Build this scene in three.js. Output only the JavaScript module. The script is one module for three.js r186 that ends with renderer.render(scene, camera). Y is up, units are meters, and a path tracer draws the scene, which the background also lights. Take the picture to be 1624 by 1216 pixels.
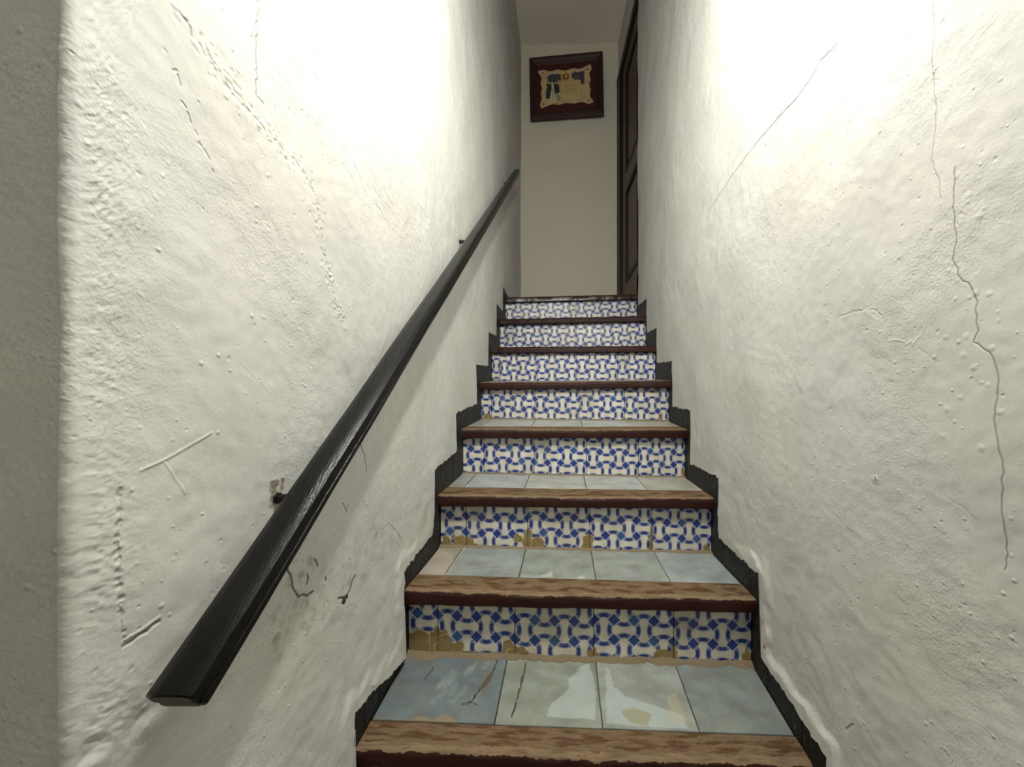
import * as THREE from 'three';
import { mergeGeometries, toCreasedNormals } from 'three/addons/utils/BufferGeometryUtils.js';
import { createNoise2D } from 'simplex-noise';

// ---------------------------------------------------------------- camera, light, exposure
// x to the right, y up, the flight of stairs climbs towards -z. h = height above the lens, d = distance in front of it.
const EYE = 1.25, W = 1624, H = 1216, F = 610;
const scene = new THREE.Scene();
scene.background = new THREE.Color(0x000000);
const camera = new THREE.PerspectiveCamera(2 * Math.atan(H / 2 / F) * 180 / Math.PI, W / H, 0.02, 40);
camera.position.set(0, EYE, 0);
camera.setViewOffset(W, H, -83, -52, W, H);           // shifted lens: upright walls stay upright
const renderer = new THREE.WebGLRenderer({ antialias: true });
renderer.toneMapping = THREE.LinearToneMapping;
renderer.toneMappingExposure = 0.81;
renderer.shadowMap.enabled = true;
const LAMP = { x: 0.08, h: 1.21, d: 0.5, r: 0.034, intensity: 5.5, color: [1.0, 0.977, 0.908] };

// ---------------------------------------------------------------- helpers
let seed = 7;
const rnd = () => { seed = (seed * 1664525 + 1013904223) >>> 0; return seed / 4294967296; };
const rr = (a, b) => a + (b - a) * rnd();
const n1 = createNoise2D(rnd), n2 = createNoise2D(rnd), n3 = createNoise2D(rnd), n4 = createNoise2D(rnd);
const lerp = (a, b, t) => a + (b - a) * t, clamp = (v, a = 0, b = 1) => Math.min(b, Math.max(a, v));
const smooth = (a, b, v) => { const t = clamp((v - a) / (b - a)); return t * t * (3 - 2 * t); };
const fbm = (n, x, y, o = 3) => { let s = 0, a = 1; for (let i = 0; i < o; i++) { s += a * n(x, y); x = x * 2.03 + 7.1; y = y * 2.03 - 3.7; a *= 0.5; } return s; };
const col = (r, g, b) => new THREE.Color().setRGB(r / 255, g / 255, b / 255, THREE.SRGBColorSpace);
const css = (r, g, b, a = 1) => `rgba(${r | 0},${g | 0},${b | 0},${a})`;
const mat = (o) => new THREE.MeshStandardMaterial({ side: THREE.DoubleSide, ...o });
const used = {};
function numbered(name) { const k = used[name] = (used[name] ?? -1) + 1; return k ? name + '_' + String(k).padStart(3, '0') : name; }
function mesh(name, geometry, material, parent) {
  const m = new THREE.Mesh(geometry, material);
  m.name = parent === scene ? numbered(name) : name; m.castShadow = m.receiveShadow = true; parent.add(m); return m;
}
function thing(name, label, category, kind) {
  const g = new THREE.Group(); g.name = numbered(name); scene.add(g); g.userData = { label, category };
  if (kind) g.userData.kind = kind; return g;
}
function structure(name, geometry, material, label, category) {
  const m = mesh(name, geometry, material, scene); m.userData = { label, category, kind: 'structure' }; return m;
}
function canvas(w, h) { const c = document.createElement('canvas'); c.width = w; c.height = h; return [c, c.getContext('2d')]; }
function tex(c, srgb = true, wrap) {
  const t = new THREE.CanvasTexture(c); t.colorSpace = srgb ? THREE.SRGBColorSpace : THREE.NoColorSpace;
  if (wrap) t.wrapS = t.wrapT = wrap; return t;
}
// a bevelled block whose corners go through a mapping (a, b, c) -> Vector3, so that pieces follow crooked old steps; uv from (a, c) or (a, b)
function block(map, a0, a1, b0, b1, c0, c1, bev, uvOf) {
  const P = [], U = [], I = [], ca = (a0 + a1) / 2, cb = (b0 + b1) / 2, cc = (c0 + c1) / 2;
  const ha = Math.abs(a1 - a0) / 2, hb = Math.abs(b1 - b0) / 2, hc = Math.abs(c1 - c0) / 2;
  const [ea, eb, ec] = Array.isArray(bev) ? bev : [bev, bev, bev], id = {};
  const v = (sa, sb, sc, face) => {
    const key = [sa, sb, sc, face].join();
    if (key in id) return id[key];
    const a = ca + sa * (ha - (face === 0 ? 0 : ea)), b = cb + sb * (hb - (face === 1 ? 0 : eb)), c = cc + sc * (hc - (face === 2 ? 0 : ec));
    const p = map(a, b, c); P.push(p.x, p.y, p.z); const uv = uvOf ? uvOf(a, b, c) : [a, c]; U.push(uv[0], uv[1]);
    return id[key] = P.length / 3 - 1;
  };
  const quad = (p, q, r, s) => I.push(p, q, r, p, r, s), S = [-1, 1];
  for (const s of S) {
    quad(v(s, -1, -1, 0), v(s, 1, -1, 0), v(s, 1, 1, 0), v(s, -1, 1, 0));
    quad(v(-1, s, -1, 1), v(1, s, -1, 1), v(1, s, 1, 1), v(-1, s, 1, 1));
    quad(v(-1, -1, s, 2), v(1, -1, s, 2), v(1, 1, s, 2), v(-1, 1, s, 2));
  }
  for (const s of S) for (const t of S) {
    quad(v(s, t, -1, 0), v(s, t, 1, 0), v(s, t, 1, 1), v(s, t, -1, 1));
    quad(v(s, -1, t, 0), v(s, 1, t, 0), v(s, 1, t, 2), v(s, -1, t, 2));
    quad(v(-1, s, t, 1), v(1, s, t, 1), v(1, s, t, 2), v(-1, s, t, 2));
  }
  for (const s of S) for (const t of S) for (const u of S) I.push(v(s, t, u, 0), v(s, t, u, 1), v(s, t, u, 2));
  // make every face point outwards from the block's centre
  const m = map(ca, cb, cc), A = new THREE.Vector3(), B = new THREE.Vector3(), C = new THREE.Vector3(), N = new THREE.Vector3();
  for (let i = 0; i < I.length; i += 3) {
    A.fromArray(P, I[i] * 3); B.fromArray(P, I[i + 1] * 3); C.fromArray(P, I[i + 2] * 3);
    N.crossVectors(B.clone().sub(A), C.clone().sub(A));
    if (N.dot(A.clone().add(B).add(C).divideScalar(3).sub(m)) < 0) [I[i + 1], I[i + 2]] = [I[i + 2], I[i + 1]];
  }
  const g = new THREE.BufferGeometry();
  g.setAttribute('position', new THREE.Float32BufferAttribute(P, 3)); g.setAttribute('uv', new THREE.Float32BufferAttribute(U, 2)); g.setIndex(I);
  const flat = g.toNonIndexed(); flat.computeVertexNormals(); return flat;
}
const world = (x, h, d) => new THREE.Vector3(x, h + EYE, -d);
const plain = (x, h, d) => world(x, h, d);
const boxG = (x0, x1, h0, h1, d0, d1, bev = 0.004) => block(plain, x0, x1, h0, h1, d0, d1, bev, (a, b, c) => [a + c, b]);

// ---------------------------------------------------------------- the measured flight: nosing edges at the left and right end of each step
// index 0 and 1 are the two lowest steps, below the frame
const zL = [0.27, 0.49, 0.715, 0.935, 1.185, 1.455, 1.78, 2.045, 2.31, 2.53], zR = [0.29, 0.52, 0.755, 0.98, 1.255, 1.535, 1.78, 2.047, 2.29, 2.575];
const hL = [-1.05, -0.83, -0.622, -0.426, -0.245, -0.050, 0.156, 0.369, 0.585, 0.784], hR = [-1.09, -0.89, -0.691, -0.469, -0.2695, -0.053, 0.166, 0.376, 0.599, 0.819];
const riseL = [0.02, 0.02, 0.028, 0.017, 0.026, 0.038, 0.034, 0.022, 0.015, 0.0], riseR = [0.02, 0.02, 0.043, 0.015, 0.021, 0.03, 0.032, 0.02, 0.015, 0.0];
const noseDepth = [0.07, 0.07, 0.065, 0.09, 0.105, 0.09, 0.08, 0.07, 0.07, 0.08];
const NS = zL.length, SX0 = -0.391, SX1 = 0.491, OVER = 0.028, THICK = 0.034, FLOOR = -EYE, END = 3.4, CEIL = 3.29;
const backZ = (k, u) => k + 1 < NS ? lerp(zL[k + 1], zR[k + 1], u) + OVER : END - 0.04;
// a point on step k: u across, t metres behind the nosing edge, dy above the tread (treads climb a little towards the back)
function onStep(k, u, t, dy) {
  const z = lerp(zL[k], zR[k], u), len = backZ(k, u) - z, rise = lerp(riseL[k], riseR[k], u);
  return world(lerp(SX0, SX1, u), lerp(hL[k], hR[k], u) + rise * clamp(t / len, -0.2, 1.1) + dy, z + t);
}
// outline of the plaster along the stairs
const eL = [0.25, 0.48, 0.70, 0.922, 1.13, 1.37, 1.68, 1.95, 2.19, 2.42], eR = [0.24, 0.47, 0.70, 0.943, 1.21, 1.487, 1.738, 2.033, 2.28, 2.54];
const outL = [0.07, 0.07, 0.08, 0.056, 0.088, 0.061, 0.07, 0.06, 0.06, 0.045], inL = [0.09, 0.09, 0.045, 0.083, 0.12, 0.105, 0.10, 0.09, 0.08, 0.045];
const outR = [0.07, 0.07, 0.07, 0.08, 0.077, 0.077, 0.082, 0.094, 0.10, 0.09], inR = [0.08, 0.08, 0.10, 0.088, 0.087, 0.098, 0.117, 0.117, 0.13, 0.09];
function outline(e, h, o, i, d) {
  if (d < e[0]) return FLOOR;
  for (let k = NS - 1; k >= 0; k--) if (d >= e[k]) { const to = k + 1 < NS ? e[k + 1] : 3.4; return h[k] + lerp(o[k], i[k], clamp((d - e[k]) / (to - e[k]))); }
}

// ---------------------------------------------------------------- plaster: relief map, colour map, displaced walls
const LF = {
  crack_top: [[.485, .525], [.482, .49], [.478, .459], [.48, .433], [.476, .398], [.489, .397]],
  rail_crack: [[.53, -.207], [.54, -.226], [.547, -.251], [.558, -.263], [.59, -.269]],
  flake: [[.662, -.31], [.685, -.323], [.701, -.316], [.705, -.303], [.718, -.297]],
  v1: [[.723, -.053], [.741, -.075], [.75, -.108]], v2: [[.667, -.151], [.679, -.169], [.685, -.159]], v3: [[.824, -.246], [.851, -.236], [.88, -.257], [.925, -.3]],
  sp1: [[.593, -.22], [.598, -.233]], sp2: [[.576, -.238], [.573, -.25]], sp3: [[.62, -.259], [.623, -.266]],
  scr1: [[.347, -.049], [.37, -.041], [.391, -.031], [.416, -.018]], scr2: [[.368, -.044], [.378, -.06], [.388, -.078]],
  vert: [[.33, -.062], [.329, -.092], [.327, -.112], [.328, -.151], [.333, -.197]], gouge: [[.333, -.198], [.345, -.197], [.361, -.193]],
  diag: [[.385, .398], [.405, .388], [.431, .378], [.46, .368], [.505, .363], [.553, .361], [.587, .346]],
  diag2: [[.58, .352], [.602, .316], [.613, .261], [.626, .226], [.643, .179], [.665, .169]],
  loop: [[.378, .337], [.383, .339], [.384, .329], [.387, .323]], line: [[.382, .314], [.395, .298], [.408, .281], [.419, .265]],
};
const RF = {
  crackA: [[.506, .548], [.504, .495], [.507, .457], [.502, .403], [.504, .372], [.509, .338], [.499, .307], [.494, .28]],
  crackB: [[.476, .308], [.478, .258], [.475, .218], [.48, .197], [.472, .17], [.461, .155], [.454, .134], [.455, .112], [.452, .1], [.457, .088], [.438, .07], [.431, .039], [.435, .014], [.436, -.014], [.428, -.056], [.431, -.099], [.427, -.154], [.429, -.172]],
  ledge: [[.691, .67], [.734, .679], [.756, .672], [.803, .669], [.861, .678], [.958, .691], [1.121, .698], [1.292, .692]],
  box: [[.958, .949], [.874, .891], [.805, .842], [.796, .783], [.792, .747]],
  pock: [[.66, -.539], [.644, -.516]], blister: [[.603, -.095], [.601, -.103]], rough: [[.683, .179], [.613, .173], [.588, .154]], rl: [[.517, .119], [.535, .101], [.577, .113]],
};
const MAP = 2.0, D0 = 0.22, H0 = -0.75, RES = 2048;      // the two maps cover 2 x 2 m of wall at about 1 mm
const px = ([d, h]) => [(d - D0) / MAP * RES, RES - (h - H0) / MAP * RES];
function polyline(g, pts, jitter = 0) {
  g.beginPath(); pts.forEach((p, i) => { const [x, y] = px(p); const X = x + rr(-jitter, jitter), Y = y + rr(-jitter, jitter); i ? g.lineTo(X, Y) : g.moveTo(X, Y); }); g.stroke();
}
function fine(pts, step = 0.006, wob = 0.0016) {         // a drawn line broken into small crooked bits
  const out = [];
  for (let i = 0; i + 1 < pts.length; i++) {
    const [a, b] = [pts[i], pts[i + 1]], n = Math.max(1, Math.round(Math.hypot(b[0] - a[0], b[1] - a[1]) / step));
    for (let j = 0; j < n; j++) out.push([lerp(a[0], b[0], j / n) + rr(-wob, wob), lerp(a[1], b[1], j / n) + rr(-wob, wob)]);
  }
  out.push(pts[pts.length - 1]); return out;
}
function plaster(left) {
  const [ch, g] = canvas(RES, RES), [cc, k] = canvas(RES, RES);     // height strokes on mid grey; stains on white
  g.fillStyle = '#808080'; g.fillRect(0, 0, RES, RES); k.fillStyle = '#fff'; k.fillRect(0, 0, RES, RES);
  g.lineCap = k.lineCap = g.lineJoin = k.lineJoin = 'round';
  const groove = (pts, w, dark, stain, wob = 0.0016, dash = []) => {
    const f = fine(pts, 0.006, wob); g.setLineDash(dash); k.setLineDash(dash);
    g.strokeStyle = css(dark, dark, dark); g.lineWidth = w; polyline(g, f);
    if (stain) { k.strokeStyle = css(96, 88, 70, stain); k.lineWidth = Math.max(1, w * 0.5); polyline(k, f); }
    g.setLineDash([]); k.setLineDash([]);
  };
  const ridge = (pts, w, light) => { for (let i = 4; i >= 1; i--) { const v = lerp(128, light, 1 - i / 5); g.strokeStyle = css(v, v, v); g.lineWidth = w * i / 4; polyline(g, fine(pts, 0.012, 0.0006)); } };
  const dab = (d, h, r, v, a = 1) => { const [x, y] = px([d, h]), gr = g.createRadialGradient(x, y, 0, x, y, r); gr.addColorStop(0, css(v, v, v, a)); gr.addColorStop(1, css(v, v, v, 0)); g.fillStyle = gr; g.fillRect(x - r, y - r, 2 * r, 2 * r); };
  const spot = (d, h, r, c, a) => { const [x, y] = px([d, h]); k.fillStyle = css(...c, a); k.beginPath(); for (let i = 0; i < 14; i++) { const t = i / 14 * 6.283, q = r * (0.6 + 0.6 * rnd()); k.lineTo(x + q * Math.cos(t), y + q * Math.sin(t)); } k.fill(); };
  // loose grains, pits and short trowel strokes
  for (let i = 0; i < 5200; i++) { const d = D0 + rnd() * MAP, h = H0 + rnd() * MAP, grainy = n4(d * 4, h * 4); if (grainy < -0.1 && rnd() < 0.75) continue; dab(d, h, rr(1.2, 3.6), rnd() < 0.6 ? rr(150, 205) : rr(60, 105), 0.8); }
  for (let i = 0; i < 150; i++) { const d = D0 + rnd() * MAP, h = H0 + rnd() * MAP, a = left ? rr(-0.9, -0.3) : rr(0.4, 1.0), l = rr(0.015, 0.07); g.strokeStyle = css(...(rnd() < 0.5 ? [150, 150, 150] : [108, 108, 108]), 0.4); g.lineWidth = rr(1.5, 5); polyline(g, fine([[d, h], [d + l * Math.cos(a), h + l * Math.sin(a)]], 0.01, 0.0015)); }
  if (left) {
    groove(LF.crack_top, 1.6, 70, 0.35); groove(LF.rail_crack, 3.4, 10, 0.95, 0.0022); groove(LF.flake, 4, 10, 0.95, 0.003);
    for (const n of ['v1', 'v2']) groove(LF[n], 2.2, 40, 0.7); groove(LF.v3, 1.4, 60, 0.5);
    for (const n of ['sp1', 'sp2', 'sp3']) groove(LF[n], 4, 15, 0.95);
    spot(0.678, -0.325, 7, [60, 52, 40], 0.95); spot(0.688, -0.322, 5, [60, 52, 40], 0.95);
    ridge(LF.scr1, 3.4, 178); ridge(LF.scr2, 2.4, 160); ridge(LF.gouge.map(([a, b]) => [a, b + .004]), 5, 190); groove(LF.gouge, 3, 60, 0.1, 0.001);
    groove(LF.vert, 1.2, 90, 0.12, 0.0015); for (let j = 0; j < 26; j++) { const q = LF.vert, i = rnd() * 3.99, t = i % 1; dab(lerp(q[i | 0][0], q[(i | 0) + 1][0], t) + rr(-.001, .001), lerp(q[i | 0][1], q[(i | 0) + 1][1], t), rr(2, 4), 40, 0.8); }
    for (const n of ['diag', 'diag2', 'line', 'loop']) groove(LF[n], 2.4, 80, 0.14, 0.004, [5, 4, 9, 11, 3, 8]);
    for (const n of ['diag', 'diag2']) for (let j = 0; j < 90; j++) { const q = LF[n], i = rnd() * (q.length - 1), a = q[i | 0], b = q[(i | 0) + 1], t = i % 1; dab(lerp(a[0], b[0], t) + rr(-.016, .016), lerp(a[1], b[1], t) + rr(-.016, .016), rr(2, 5), rnd() < .5 ? 60 : 205, .6); }
    dab(0.345, -0.272, 16, 20); dab(0.352, -0.284, 14, 245); dab(0.309, -0.273, 16, 20); dab(0.312, -0.283, 14, 240);
    for (let j = 0; j < 420; j++) { const t = rnd(), d = lerp(0.55, 1.1, t) + rr(-.1, .1), h = lerp(0.56, 0.5, t) + rr(-.12, .1); g.strokeStyle = css(...(rnd() < .5 ? [165, 165, 165] : [95, 95, 95]), 0.6); g.lineWidth = rr(1.5, 4); polyline(g, [[d, h], [d + rr(.008, .03), h - rr(.004, .014)]]); }
    for (let j = 0; j < 26; j++) spot(0.512 + rr(-.012, .012), -0.10 + rr(-.02, .02), rr(2, 5), [128, 112, 88], 0.5);
    for (let j = 0; j < 60; j++) spot(rr(0.5, 0.62), rr(-.33, -.2), rr(2, 9), [150, 140, 116], 0.16);
    for (let j = 0; j < 40; j++) spot(rr(0.6, 0.95), rr(-.32, -.22), rr(2, 12), [188, 172, 146], 0.16);
  } else {
    groove(RF.crackA, 1.2, 95, 0.3, 0.001); groove(RF.crackB, 1.3, 80, 0.5, 0.0012); groove(RF.box, 1.8, 90, 0.1); groove(RF.rough, 3, 108, 0.05, 0.003); groove(RF.rl, 3, 150, 0, 0.003);
    // the ledge where an upper coat of plaster ends
    const band = RF.ledge; for (let i = 10; i >= 0; i--) { const v = 128 + 7 * (10 - i) / 1.0; g.strokeStyle = css(v, v, v, 0.5); g.lineWidth = 4; polyline(g, fine(band.map(([a, b]) => [a + i * .0008, b + 0.002 + i * .0022]), 0.012, 0.001)); }
    groove(band.map(([a, b]) => [a, b - .002]), 2, 92, 0.08, 0.0014);
    dab(0.602, -0.099, 9, 225); groove(RF.blister, 1.5, 60, 0.2); groove(RF.pock, 4, 40, 0.25);
    for (let j = 0; j < 30; j++) dab(rr(0.43, 0.5), rr(-.05, .3), rr(3, 6), rr(160, 190), 0.7);
    for (let j = 0; j < 18; j++) spot(rr(0.92, 0.98), rr(-.56, -.42), rr(1.5, 5), [168, 150, 112], 0.35);
    spot(0.925, -0.555, 5, [150, 96, 70], 0.8);
  }
  const hd = g.getImageData(0, 0, RES, RES).data, cd = k.getImageData(0, 0, RES, RES).data, bump = new Float32Array(RES * RES), rgb = new Uint8Array(RES * RES * 4);
  for (let y = 0; y < RES; y++) for (let x = 0; x < RES; x++) {
    const i = y * RES + x, d = D0 + x / RES * MAP, h = H0 + (RES - y) / RES * MAP, o = (RES - 1 - y) * RES + x;
    const rough = clamp(0.5 + 0.7 * n4(d * 3.1 + 9, h * 3.1)), q = clamp(0.5 + 0.9 * n3(d * 2.2, h * 2.2 + 5));
    const gr = n3(d * 300, h * 310), lump = n1(d * 55, h * 62) * 0.26 + n2(d * 130, h * 140) * 0.24 + gr * 0.24 + (gr > 0.55 ? (gr - 0.55) * 1.2 : 0);
    bump[o] = 0.5 + (hd[i * 4] - 128) / 255 * 0.8 + lump * (0.016 + 0.075 * rough * rough);
    const m = 1 + 0.022 * n2(d * 2.7, h * 2.7) + 0.014 * n1(d * 17, h * 15) + 0.010 * n3(d * 160, h * 160), w = 0.006 * n3(d * 1.9 + 4, h * 2.1) + 0.006 * (q - 0.5);
    rgb[o * 4] = clamp(202 * m * (1 + w) * cd[i * 4] / 255, 0, 255); rgb[o * 4 + 1] = clamp(202 * m * cd[i * 4 + 1] / 255, 0, 255);
    rgb[o * 4 + 2] = clamp(197 * m * (1 - w) * cd[i * 4 + 2] / 255, 0, 255); rgb[o * 4 + 3] = 255;
  }
  const tb = new THREE.DataTexture(bump, RES, RES, THREE.RedFormat, THREE.FloatType), tc = new THREE.DataTexture(rgb, RES, RES);
  tc.colorSpace = THREE.SRGBColorSpace;
  for (const t of [tb, tc]) { t.wrapS = t.wrapT = THREE.MirroredRepeatWrapping; t.magFilter = THREE.LinearFilter; t.needsUpdate = true; }
  return mat({ map: tc, bumpMap: tb, bumpScale: 0.0075, roughness: 0.86 });
}
const M = {
  plasterLeft: plaster(true), plasterRight: plaster(false),
  paint: mat({ color: col(203, 202, 195), roughness: 0.9 }),
  cream: mat({ color: col(216, 211, 195), roughness: 0.9 }),
  concrete: mat({ color: col(150, 138, 116), roughness: 0.95 }),
};

// the relief that is real geometry: slow swells, hand-sized waves, lumps along the outer corner, a thick lip where the plaster meets the skirting
function relief(d, h, left) {
  let v = 0.0045 * n2(d * 1.3 + (left ? 0 : 31), h * 1.1) + 0.0022 * n1(d * 4.1, h * 3.7 + (left ? 0 : 17)) + 0.0009 * n3(d * 13, h * 12) * (0.6 + n4(d * 2, h * 2)) + 0.0004 * n4(d * 36, h * 33);
  if (left) v += (0.0008 * n1(h * 85 + d * 40, d * 70) + 0.0005 * n2(h * 170, d * 150)) * (1 - smooth(0.295, 0.37, d)) * (0.6 + 0.6 * n3(h * 9, 2));
  return v;
}
// distance from a point on the wall to the stepped edge of the plaster
function toEdge(e, hh, o, inn, d, h) {
  let q = h - outline(e, hh, o, inn, d);
  for (let k = 0; k < NS; k++) if (d < e[k]) { const top = hh[k] + o[k]; q = Math.min(q, Math.hypot(e[k] - d, Math.max(0, h - top))); }
  return Math.max(0, q);
}
function makeWall(left) {
  const e = left ? eL : eR, hh = left ? hL : hR, o = left ? outL : outR, inn = left ? inL : inR, face = left ? -0.385 : 0.487, out = left ? 1 : -1, core = left ? -0.3985 : 0.4985;
  const near = left ? 0.298 : -1.1, far = left ? END + 0.02 : 2.545, top = CEIL + 0.02;
  // columns: [x of the wall line, depth, normal x, normal d, s along the wall]
  const cols = [];
  if (left) {
    for (let x = -2.05; x < face - 0.006; x += x > -0.47 ? 0.004 : 0.02) cols.push([x, near, 0, -1, near - (face - x)]);
    const r = 0.005; for (let i = 0; i <= 6; i++) { const a = i / 6 * Math.PI / 2; cols.push([face - r + r * Math.sin(a), near + r - r * Math.cos(a), Math.sin(a), -Math.cos(a), near - r + 2 * r * i / 6]); }
  } else for (let d = near; d < 0.25; d += 0.03) cols.push([face, d, -1, 0, d]);
  let ds = []; for (let d = left ? 0.3125 : 0.25; d < far; d += d < 0.45 ? 0.0035 : d < 1.3 ? 0.006 : 0.011) ds.push(d); ds.push(far);
  for (const q of e) if (q > 0.32) { ds = ds.filter((d) => Math.abs(d - q) > 0.0018); ds.push(q - 0.0006, q + 0.0006); }
  ds.sort((a, b) => a - b);
  for (const d of ds) cols.push([face, d, out, 0, d]);
  if (!left) for (let i = 1; i <= 8; i++) { const a = Math.min(1, i / 4) * Math.PI / 2, r = 0.01; cols.push(i <= 4 ? [face + r - r * Math.cos(a), far + r * Math.sin(a), -Math.cos(a), Math.sin(a), far + 0.004 * i] : [face + r + 0.012 * (i - 4), far + r, 0, 1, far + 0.016 + 0.012 * (i - 4)]); }
  const N = 520, P = [], U = [], I = [], NN = [];
  cols.forEach(([x, d, nx, nd, s]) => {
    const hall = nx === 0 && nd < 0, bot = hall && x < -0.397 ? FLOOR : outline(e, hh, o, inn, d);
    const lo = Math.max(FLOOR + 0.05, -1.0 * Math.max(d, 0.05) - 0.1), hi = Math.max(lo + 0.3, Math.min(top - 0.05, 1.2 * Math.max(d, 0.05) + 0.15));
    for (let j = -1; j <= N; j++) {
      const t = Math.max(0, j) / N, n0 = 0.06, row = t < n0 ? lerp(FLOOR, lo, t / n0) : t < 0.88 ? lerp(lo, hi, (t - n0) / (0.88 - n0)) : lerp(hi, top, (t - 0.88) / 0.12), h = j < 0 ? bot : Math.max(bot, row);
      const q = hall || d > e[NS - 1] + 0.3 ? 9 : toEdge(e, hh, o, inn, d, h), rag = 1 - smooth(0.0, 0.05, q);
      const bulk = (D, Y, Q) => relief(D, Y, left) + (left ? 0.004 : 0.008) * (1 - smooth(0.9, 1.25, D)) * (1 - smooth(0.02, 0.045, Q + 0.01 * n1(D * 14, Y * 14)));
      const v = hall ? 0.3 * relief(s, h, left) : bulk(s, h, q), E = 0.0015;
      const wd = rag * (0.004 * n1(d * 30, h * 30) + 0.003 * n2(d * 95, h * 95)), wh = rag * (0.004 * n2(d * 26 + 5, h * 26) + 0.003 * n3(d * 90, h * 90));
      if (hall || nd !== 0) NN.push(nx - (hall ? (0.3 * (relief(s + E, h, left) - relief(s - E, h, left)) / (2 * E)) : 0), -0.3 * (relief(s, h + E, left) - relief(s, h - E, left)) / (2 * E), -nd);
      else { const qd = toEdge(e, hh, o, inn, d + E, h), qh = toEdge(e, hh, o, inn, d, h + E); NN.push(out, j < 0 ? -2 : -(bulk(d, h + E, qh) - v) / E, (bulk(d + E, h, qd) - v) / E); }
      let X = x + nx * v, D = d + nd * v + (nd === 0 ? wd : 0);
      if (j < 0) { X = hall ? x : core; D = hall ? d + 0.01 : D; }
      P.push(X, h + wh + EYE, -D); U.push((s + wd - D0) / MAP, (h + wh - H0) / MAP);
    }
  });
  const R = N + 2;
  for (let c = 0; c + 1 < cols.length; c++) for (let j = 0; j + 1 < R; j++) { const a = c * R + j, b = a + R; left ? I.push(a, b, b + 1, a, b + 1, a + 1) : I.push(a, b + 1, b, a, a + 1, b + 1); }
  const g = new THREE.BufferGeometry();
  g.setAttribute('position', new THREE.Float32BufferAttribute(P, 3)); g.setAttribute('uv', new THREE.Float32BufferAttribute(U, 2)); g.setAttribute('normal', new THREE.Float32BufferAttribute(NN, 3)); g.normalizeNormals(); g.setIndex(I);
  const body = left ? boxG(-2.25, -0.3985, FLOOR - 0.1, top, 0.312, END + 0.2, 0.001) : boxG(0.4985, 0.8, FLOOR - 0.1, top, -1.2, 2.52, 0.001);
  const gi = g.toNonIndexed();
  return mergeGeometries([gi, body]);
}
const wallLeft = structure('wall_left', makeWall(true), M.plasterLeft, 'rough white plaster wall with cracks behind the black handrail', 'wall');
const wallRight = structure('wall_right', makeWall(false), M.plasterRight, 'smooth white plaster wall on the right, with one long upright crack', 'wall');

function sheet(fn, nu, nv) {                             // gently uneven painted surface
  const P = [], U = [], I = [];
  for (let i = 0; i <= nu; i++) for (let j = 0; j <= nv; j++) { const p = fn(i / nu, j / nv); P.push(p.x, p.y, p.z); U.push(p.x * 0.5 + p.z * 0.5, p.y * 0.5 + p.z * 0.3); }
  for (let i = 0; i < nu; i++) for (let j = 0; j < nv; j++) { const a = i * (nv + 1) + j, b = a + nv + 1; I.push(a, b, b + 1, a, b + 1, a + 1); }
  const g = new THREE.BufferGeometry(); g.setAttribute('position', new THREE.Float32BufferAttribute(P, 3)); g.setAttribute('uv', new THREE.Float32BufferAttribute(U, 2)); g.setIndex(I); g.computeVertexNormals(); return g.toNonIndexed();
}
{
  const endD = (x) => END + 0.0 - 0.03 * (x - 0.04);
  structure('wall_far', mergeGeometries([sheet((u, v) => { const x = lerp(-0.45, 0.62, u), h = lerp(0.5, CEIL + 0.02, v); return world(x, h, endD(x) - 0.004 * n2(x * 3, h * 3) - 0.0012 * n1(x * 12, h * 12)); }, 60, 160), boxG(-0.5, 0.9, 0.4, CEIL + 0.1, END + 0.03, END + 0.2)]), M.cream, 'plain off-white plaster wall closing the landing, carrying the framed picture', 'wall');
  structure('ceiling', mergeGeometries([sheet((u, v) => { const x = lerp(-0.6, 0.9, u), d = lerp(0.78, END + 0.05, v); return world(x, CEIL + 0.006 * n1(x * 2.5, d * 2) - 0.012 * smooth(3.2, 3.4, d) * 0.3, d); }, 40, 60), boxG(-0.6, 0.9, CEIL + 0.02, CEIL + 0.2, 0.75, END + 0.2)]), M.cream, 'flat off-white ceiling above the landing at the top of the stairs', 'ceiling');
  const soffit = 1.6;
  structure('ceiling', mergeGeometries([boxG(-2.25, 0.8, soffit, soffit + 0.2, -1.3, 0.9, 0.01), boxG(-0.45, 0.6, soffit + 0.1, CEIL + 0.2, 0.78, 0.9, 0.01)]), M.paint, 'lower white ceiling over the foot of the stairs, above the lens', 'ceiling');
  structure('wall_behind', boxG(-2.25, 0.8, FLOOR - 0.1, soffit + 0.1, -1.25, -1.1), M.paint, 'white plaster wall of the hall behind the viewer', 'wall');
  structure('wall_side', boxG(-2.25, -2.05, FLOOR - 0.1, soffit + 0.1, -1.2, 0.4), M.paint, 'white plaster side wall of the hall left of the viewer', 'wall');
  structure('floor', boxG(-2.25, 0.8, FLOOR - 0.12, FLOOR, -1.3, 3.6), mat({ color: col(104, 84, 66), roughness: 0.6 }), 'clay coloured hall floor at the foot of the stairs', 'floor');
}

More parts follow.
